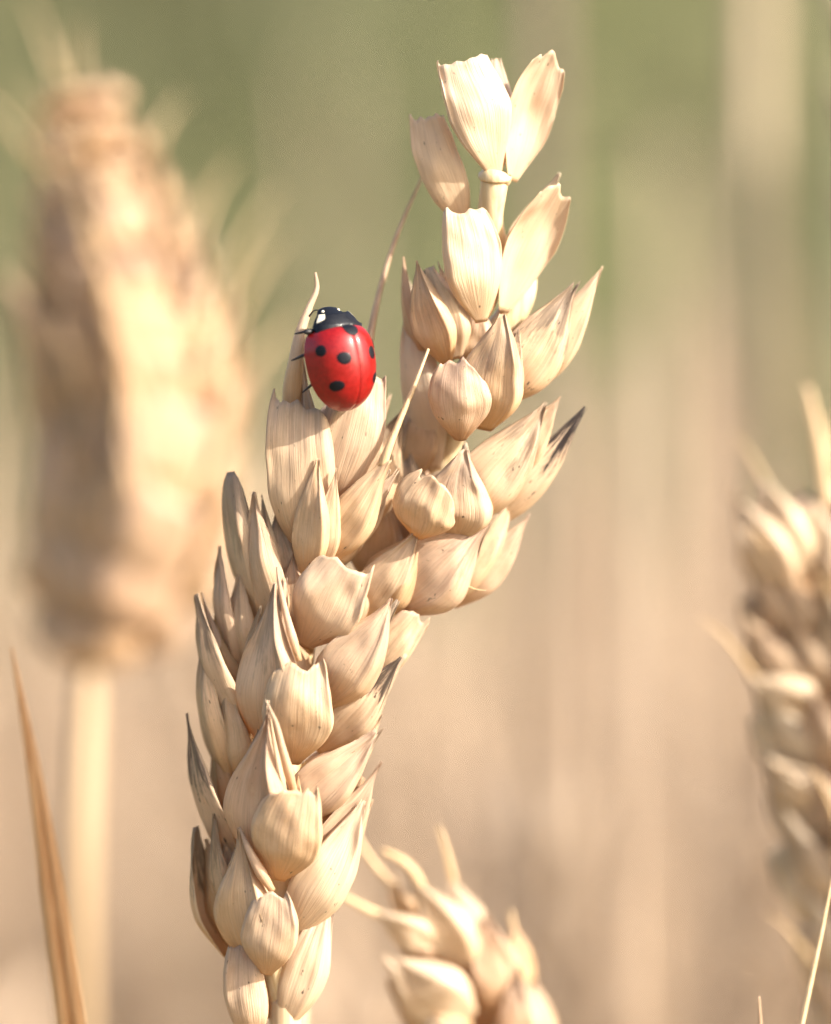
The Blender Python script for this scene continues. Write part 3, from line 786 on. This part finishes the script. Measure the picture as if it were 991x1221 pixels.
# the ear whose tip nods into the frame from below, about 2 cm behind
def nodding_ear():
    ear = add('wheat_ear', None, None, P(640, 1340, 1.75))
    tag(ear, 'small wheat ear with stubby awns at the bottom edge beside the sharp ear', 'wheat ear', 'ears of ripe wheat')
    tube('stem', [P(640, 1340, 1.75), P(690, 1600, 2.5), P(760, 3000, 4), Vector((3.0, 7.0, GROUND - 0.5))], [0.1, 0.11, 0.13, 0.15], M_STEM, ear, 30, 10)
    tube('rachis', [P(640, 1340, 1.75), P(610, 1240, 1.75), P(570, 1150, 1.75), P(520, 1080, 1.75)], [0.09, 0.08, 0.07, 0.04], M_RACHIS, ear, 16, 8)
    Y = 1.75
    def sp(core, hs, aw=()):
        core = (core[0] - 10, *core[1:3], core[3] - 10, *core[4:])
        hs = [(h[0], h[1] - 10, h[2], h[3] - 10, *h[4:]) for h in hs]; aw = [([(x - 10, y, z) for x, y, z in p], r) for p, r in aw]
        spikelet(ear, (*core[:2], core[2] + Y, *core[3:5], core[5] + Y, core[6]),
                 [(*h[:6], h[6] + Y, h[7] + Y, *h[8:]) for h in hs], [([(x, y, z + Y) for x, y, z in p], r, M_AWN) for p, r in aw], False)
    sp((570, 1150, 0, 530, 1080, 0, 60), [
        ('L', 578, 1158, 500, 1042, 66, -0.15, -0.3, -8, dict(pale=0.5)),
        ('L', 588, 1150, 548, 1050, 52, -0.05, -0.15, 18, dict(pale=0.3))],
       [([(512, 1056, -0.3), (500, 1036, -0.32), (486, 1024, -0.33), (466, 1015, -0.34)], [6, 5.5, 5, 3.5]),
        ([(552, 1062, -0.12), (548, 1040, -0.14), (541, 1012, -0.15), (533, 986, -0.15)], [5, 4.5, 3.5, 2])])
    sp((530, 1125, 0, 480, 1090, -0.1, 44), [
        ('L', 532, 1132, 456, 1086, 48, -0.2, -0.36, -10, dict(pale=0.7)),
        ('L', 512, 1112, 472, 1040, 34, -0.1, -0.2, -30),
        ('L', 540, 1148, 478, 1118, 46, -0.12, -0.25, -20, dict(warm=0.2))],
       [([(470, 1094, -0.3), (448, 1084, -0.36), (425, 1072, -0.38), (402, 1060, -0.4)], [6, 5, 4.5, 3.5]),
        ([(480, 1056, -0.18), (464, 1040, -0.2), (446, 1016, -0.22), (428, 984, -0.24)], [6, 5, 4, 3])])
    sp((570, 1215, 0, 500, 1165, -0.1, 64), [
        ('L', 572, 1212, 464, 1140, 84, -0.22, -0.42, -8, dict(pale=0.75)),
        ('L', 575, 1250, 472, 1168, 74, -0.1, -0.25, -25, dict(warm=0.4))])
    sp((610, 1210, 0, 595, 1110, 0, 60), [
        ('L', 610, 1212, 588, 1088, 66, -0.12, -0.2, 15, dict(warm=0.25)),
        ('L', 628, 1205, 622, 1100, 46, -0.02, -0.05, 40, dict(warm=0.35))],
       [([(622, 1108, -0.06), (621, 1095, -0.06), (619, 1085, -0.06)], [3, 2.5, 1.5])])
    sp((640, 1275, 0, 628, 1180, 0, 60), [
        ('L', 634, 1280, 628, 1150, 70, -0.14, -0.24, 10, dict(warm=0.2, mildew=0.3)),
        ('L', 655, 1280, 646, 1165, 50, -0.02, -0.06, 40)])
    sp((600, 1300, 0, 545, 1230, -0.1, 60), [
        ('L', 605, 1300, 520, 1215, 80, -0.2, -0.35, -5, dict(pale=0.4)),
        ('L', 625, 1340, 560, 1250, 80, -0.15, -0.3, 5)])
    sp((610, 1240, 0.1, 560, 1130, 0.15, 80), [('L', 612, 1240, 570, 1110, 80, 0.25, 0.3, 180), ('L', 590, 1190, 535, 1090, 70, 0.2, 0.25, 170)])
nodding_ear()
# the ear cut by the right edge, about 3 cm behind
EAR_R = soft_ear('blurred wheat ear cut off by the frame beside the thin pale awn',
         [P(1085, 1290, 2.8), P(1055, 1080, 2.8), P(1012, 850, 2.8), P(968, 650, 2.8)],
         [P(1085, 1290, 2.8), P(1110, 1600, 3.0), P(1120, 3000, 4), Vector((6.0, 8.0, GROUND - 0.5))], 16, 1.15, 1.0, 60, 5, awn=0.6, pale=0.6, awn_p=0.25, gold=0.12)
tube('awn', [P(992, 640, 2.7), P(986, 590, 2.7), P(976, 520, 2.7), P(963, 460, 2.7)], [0.05, 0.05, 0.04, 0.02], M_AWN, EAR_R, 12, 8)
for a in ((948, 705, 872, 584, 62, -15), (965, 695, 912, 572, 58, 0), (985, 852, 893, 806, 66, -10), (992, 968, 914, 904, 60, -10)):
    husk(EAR_R, 'L', *a[:5], 2.5, 2.35, a[5], pale=0.7)
# the big, far softer ear on the other side
soft_ear('large strongly blurred wheat ear on a pale stem beyond the brown blade',
         [P(105, 800, 6.2), P(150, 620, 6.2), P(140, 390, 6.2), P(98, 125, 6.2)],
         [P(105, 800, 6.2), P(98, 1000, 6.2), P(95, 1400, 7.5), Vector((-3.9, 9.0, GROUND - 0.5))], 24, 1.4, 1.25, 50, 11, awn=0.9, pale=0.0, awn_p=0.5, stem_r=0.095, gold=0.22, prof=((0, 0.07, 0.25, 0.5, 0.72, 0.88, 1.0), (0.45, 0.85, 1.12, 1.0, 0.66, 0.36, 0.22)))

# ---------------------------------------------------------------- blade and thin awns
def folded_blade():
    """a brown, half rolled dry leaf standing on its own sheath"""
    pts = [P(14, 772, 0.75), P(38, 905, 0.72), P(62, 1060, 0.7), P(84, 1221, 0.7), P(108, 1420, 0.8), P(150, 2000, 1.4), Vector((-2.4, 4.0, -45)), Vector((-2.6, 4.5, GROUND - 0.3))]
    wid = [0.006, 0.045, 0.085, 0.10, 0.12, 0.15, 0.16, 0.15]
    n = 80
    c = catmull(pts, n); r = np.interp(np.linspace(0, 1, n), np.linspace(0, 1, len(wid)), wid)
    T = np.gradient(c, axis=0); T /= np.linalg.norm(T, axis=1)[:, None]
    V, F = [], []
    prof = [(-1, 0.25), (-0.72, -0.2), (-0.35, -0.35), (-0.08, -0.12), (0.0, 0.05), (0.1, -0.14), (0.45, -0.42), (0.8, -0.25), (1, 0.2), (0.6, 0.45), (0.0, 0.55), (-0.6, 0.5)]
    s = len(prof); o = Vector(pts[0])
    for i in range(n):
        x = np.cross(T[i], (0, -1, 0)); x = -x / np.linalg.norm(x); y = np.cross(T[i], x)
        y = y if y[1] > 0 else -y
        for (a, b) in prof:
            V.append(c[i] + x * a * r[i] + y * b * r[i] - np.array(o))
    for i in range(n - 1):
        for j in range(s):
            k = (j + 1) % s
            F.append((i * s + j, i * s + k, (i + 1) * s + k, (i + 1) * s + j))
    b = add('dry_leaf', mesh_from('dry_leaf', V, F, M_BLADE), None, o)
    tag(b, 'narrow brown folded dry leaf tapering to a point at the lower edge', 'leaf')
folded_blade()
b = tube('dry_awn', [P(994, 1040, 0.1), P(980, 1110, 0.05), P(965, 1180, 0.0), P(950, 1250, 0.0), P(915, 1500, 0.2), P(880, 3000, 1.0), Vector((1.6, 3.0, GROUND - 0.3))], [0.008, 0.014, 0.017, 0.02, 0.03, 0.05, 0.06], M_AWN, None, 60, 8)
tag(b, 'thin pale stalk crossing the lower corner in front of the cut off ear', 'stalk')
b = tube('dry_awn', [P(905, 1188, 0.1), P(907, 1225, 0.1), P(909, 1300, 0.1), P(920, 3000, 1.0), Vector((2.6, 3.0, GROUND - 0.3))], [0.005, 0.013, 0.02, 0.05, 0.06], M_AWN_BROWN, None, 40, 8)
tag(b, 'tiny brown straw tip just showing above the bottom edge', 'stalk')

# ---------------------------------------------------------------- stalks further back, one by one
def ear_blob(V, F, base, axis, length, w, rr, seg=6):
    """a coarse ear for the distance: two rows of pointed scales round a core"""
    ax = Vector(axis).normalized(); ref = Vector((rr.uniform(-1, 1), rr.uniform(-1, 1), 0)); ref = (ref - ax * ref.dot(ax)).normalized(); lat = ax.cross(ref)
    n = 9
    for i in range(n):
        t = i / n; p = base + ax * length * t
        for side in (-1, 1):
            for lf in (-0.5, 0.5):
                d = (ax + ref * side * 0.45 + lat * lf * 0.5).normalized(); l = length * 0.17
                b0 = p + ref * side * w * 0.2
                a1 = d.cross(lat).normalized() * w * 0.22; a2 = d.cross(a1).normalized() * w * 0.26
                k = len(V); mid = b0 + d * l * 0.45
                V += [b0, mid + a1, mid + a2, mid - a1, mid - a2, b0 + d * l * 1.25]
                for q in range(4):
                    F.append((k, k + 1 + q, k + 1 + (q + 1) % 4)); F.append((k + 5, k + 1 + (q + 1) % 4, k + 1 + q))

def far_stalk_data(height, lean, rr, r=0.13, ear=True, leaf=True):
    V, F = [], []
    top = Vector((lean[0], lean[1], height)); mid = Vector((lean[0] * 0.3, lean[1] * 0.3, height * 0.55))
    v, f, _ = tube_data([(0, 0, 0), mid, top], [r * 1.25, r * 1.1, r * 0.8], 8, 5)
    V += [Vector(x) for x in v]; F += f
    if ear: ear_blob(V, F, top, (top - mid) + Vector((rr.uniform(-6, 6), rr.uniform(-6, 6), 0)), rr.uniform(6.5, 9), 1.1, rr)
    if leaf:
        for _ in range(2):
            z = height * rr.uniform(0.4, 0.9); p = mid.lerp(top, max(0, (z / height - 0.55) / 0.45)) if z > height * 0.55 else mid * (z / height / 0.55)
            a = rr.uniform(0, 6.28); d = Vector((math.cos(a), math.sin(a), 0)); s = Vector((-d.y, d.x, 0)) * rr.uniform(0.3, 0.5)
            L = rr.uniform(10, 18); k = len(V)
            for q in range(5):
                t = q / 4; c = p + d * L * t + Vector((0, 0, L * (0.7 * t - 1.3 * t * t))); V += [c - s * (1 - t * 0.95), c + s * (1 - t * 0.95)]
            for q in range(4): F.append((k + 2 * q, k + 2 * q + 1, k + 2 * q + 3, k + 2 * q + 2))
    return V, F

protos = []
for i in range(8):
    rr = random.Random(50 + i)
    V, F = far_stalk_data(62 + rr.uniform(-6, 6), (rr.uniform(-5, 5), rr.uniform(-4, 4)), rr)
    protos.append(mesh_from('wheat_stalk', V, F, M_FAR))
bare = []
for i in range(4):
    rr = random.Random(80 + i)
    V, F = far_stalk_data(92, (rr.uniform(-0.8, 0.8), rr.uniform(-1, 1)), rr, 0.16, False, False)
    bare.append(mesh_from('wheat_stalk', V, F, M_FAR))

def stalk(px, py_top, y, me, height, rz, label, group):
    """stand a copied stalk so that its top reaches the height seen"""
    t = P(px, py_top, y)
    o = add('wheat_stalk', me, None, Vector((t.x, y, GROUND)))
    k = (t.z - GROUND) / height
    o.scale = (1, 1, k); o.rotation_euler = (0, 0, rz)
    tag(o, label, 'wheat stalk', group)
    return o

# bare straws that show as soft upright bands
for (px, top, y, k) in ((690, -300, 18, 0), (905, -350, 17, 1), (425, 90, 60, 2), (780, 180, 32, 3), (835, 330, 36, 0), (720, 420, 30, 1), (640, 520, 40, 2)):
    stalk(px, top, y, bare[k], 92, random.uniform(-0.4, 0.4), 'bare straw seen as a soft upright band behind the ears', 'soft straw bands behind the ears')
# one green grass stalk that has not ripened
V, F = far_stalk_data(92, (0.5, 0.4), random.Random(91), 0.34, False, False)
t_ = P(980, -250, 24)
g_ = add('grass_stalk', mesh_from('grass_stalk', V, F, M_GREEN), None, Vector((t_.x, 24, GROUND)))
g_.scale = (1, 1, (t_.z - GROUND) / 92)
tag(g_, 'soft green grass stalk rising beyond the cut off ear', 'grass')
# ears among the straws
rs = random.Random(3)
n = 0
while n < 96:
    y = 17 + 68 * rs.random() ** 1.4
    hw = (0.09 * (30 + y) + 4) * 1.6
    x = rs.uniform(-hw, hw)
    pyf = 495.5 + x * 30 / (30 + y) * PX
    if 470 < pyf < 570 or 150 < pyf < 225: continue
    top = rs.uniform(-10.0, 3.0) + 0.03 * y if pyf > 600 else rs.uniform(-14.0, -1.0) - 0.03 * y
    me = protos[n % 8]
    o = add('wheat_stalk', me, None, Vector((x, y, GROUND)))
    s = (top - GROUND) / 71.0
    o.scale = (1, 1, s); o.rotation_euler = (rs.gauss(0, 0.05), rs.gauss(0, 0.09), rs.uniform(0, 6.28))
    tag(o, 'ripe wheat stalk melted into the pale blur behind the sharp ears', 'wheat stalk', 'blurred wheat stalks behind the ears')
    n += 1

# the rest of the crop, too many and too soft to count
def crop():
    rr = random.Random(9); V, F = [], []
    base = [far_stalk_data(60 + rr.uniform(-6, 8), (rr.uniform(-5, 5), rr.uniform(-4, 4)), rr) for _ in range(8)]
    VV, FF, off = [], [], 0
    for i in range(950):
        y = 75 + 260 * rr.random() ** 1.2
        hw = 0.14 * (30 + y) + 25
        x = rr.uniform(-hw, hw)
        pyf = 495.5 + x * 30 / (30 + y) * PX
        if (480 < pyf < 560 or 150 < pyf < 230) and rr.random() < 0.85: continue
        v, f = rr.choice(base)
        a = rr.uniform(0, 6.28); ca, sa = math.cos(a), math.sin(a); s = rr.uniform(0.86, 1.06)
        arr = np.array([tuple(q) for q in v])
        w = np.stack([arr[:, 0] * ca - arr[:, 1] * sa + x, arr[:, 0] * sa + arr[:, 1] * ca + y, arr[:, 2] * s + GROUND], 1)
        VV.append(w); FF += [tuple(k + off for k in q) for q in f]; off += len(w)
    o = add('wheat_crop', mesh_from('wheat_crop', np.concatenate(VV), FF, M_FAR, smooth=False))
    o['kind'] = 'stuff'; o['label'] = 'ripe wheat crop dissolving into a beige blur'; o['category'] = 'wheat'
crop()

# green bank at the field's edge: rising ground, its slope added to face the sun and look bright, with grass and weeds on it
def bank_z(x, y):
    t = min(1.0, max(0.0, (y - 190.0) / 330.0)); t = t * t * (3 - 2 * t)
    return GROUND - 3 + t * (190 + 22 * math.sin(x * 0.021 + 1.0) + 12 * math.sin(x * 0.05)) + 3 * mnoise.noise(Vector((x * 0.04, y * 0.04, 3)))
def green_edge():
    m, nt, N, L = new_mat('grassy_bank')
    tc = N.new('ShaderNodeTexCoord')
    f = noise_node(nt, tc.outputs['Object'], 0.02, 4, 0.6); f2 = noise_node(nt, tc.outputs['Object'], 0.3, 4, 0.65)
    c = mix_col(nt, map_range(nt, f, 0.42, 0.62), (0.20, 0.215, 0.078), (0.38, 0.32, 0.18))
    c = mix_col(nt, math_node(nt, 'MULTIPLY', map_range(nt, f2, 0.45, 0.7), 0.5), c, (0.17, 0.18, 0.06))
    pr = N.new('ShaderNodeBsdfPrincipled'); L.new(c, pr.inputs['Base Color']); pr.inputs['Roughness'].default_value = 0.85
    bp = N.new('ShaderNodeBump'); bp.inputs['Strength'].default_value = 0.7; bp.inputs['Distance'].default_value = 2.0
    L.new(f2, bp.inputs['Height']); L.new(bp.outputs[0], pr.inputs['Normal'])
    out = N.new('ShaderNodeOutputMaterial'); L.new(pr.outputs[0], out.inputs['Surface'])
    V, F = [], []; nx, ny = 70, 40
    for j in range(ny):
        y = 190 + 1400 * (j / (ny - 1)) ** 1.6
        for i in range(nx):
            x = -1500 + 3000 * i / (nx - 1); V.append((x, y, bank_z(x, y)))
    for j in range(ny - 1):
        for i in range(nx - 1):
            a = j * nx + i; F.append((a, a + 1, a + nx + 1, a + nx))
    o = add('bank_terrain', mesh_from('bank_terrain', V, F, m)); o['kind'] = 'structure'
    rr = np.random.default_rng(4)
    n = 9000
    x = rr.uniform(-190, 190, n); y = rr.uniform(195, 520, n)
    z = np.array([bank_z(a, b) for a, b in zip(x, y)]) - 0.5
    L_ = rr.uniform(8, 24, n); w = rr.uniform(0.7, 1.8, n)
    th = rr.uniform(0, 6.28, n); tilt = rr.uniform(0.7, 1.5, n)
    d = np.stack([np.cos(th) * np.cos(tilt), np.sin(th) * np.cos(tilt), np.sin(tilt)], 1)
    s = np.cross(d, rr.normal(size=(n, 3))); s /= np.linalg.norm(s, axis=1)[:, None]
    c = np.stack([x, y, z], 1)
    V = np.stack([c - s * (w * 0.5)[:, None], c + s * (w * 0.5)[:, None], c + d * (L_ * 0.5)[:, None] + s * w[:, None], c + d * L_[:, None], c + d * (L_ * 0.5)[:, None] - s * w[:, None]], 1).reshape(-1, 3)
    F = [tuple(5 * i + k for k in range(5)) for i in range(n)]
    o = add('grass', mesh_from('grass', V, F, M_GREEN, smooth=False)); o['kind'] = 'stuff'
    o['label'] = 'tall green grass on the bank blurred behind the wheat'; o['category'] = 'grass'
green_edge()
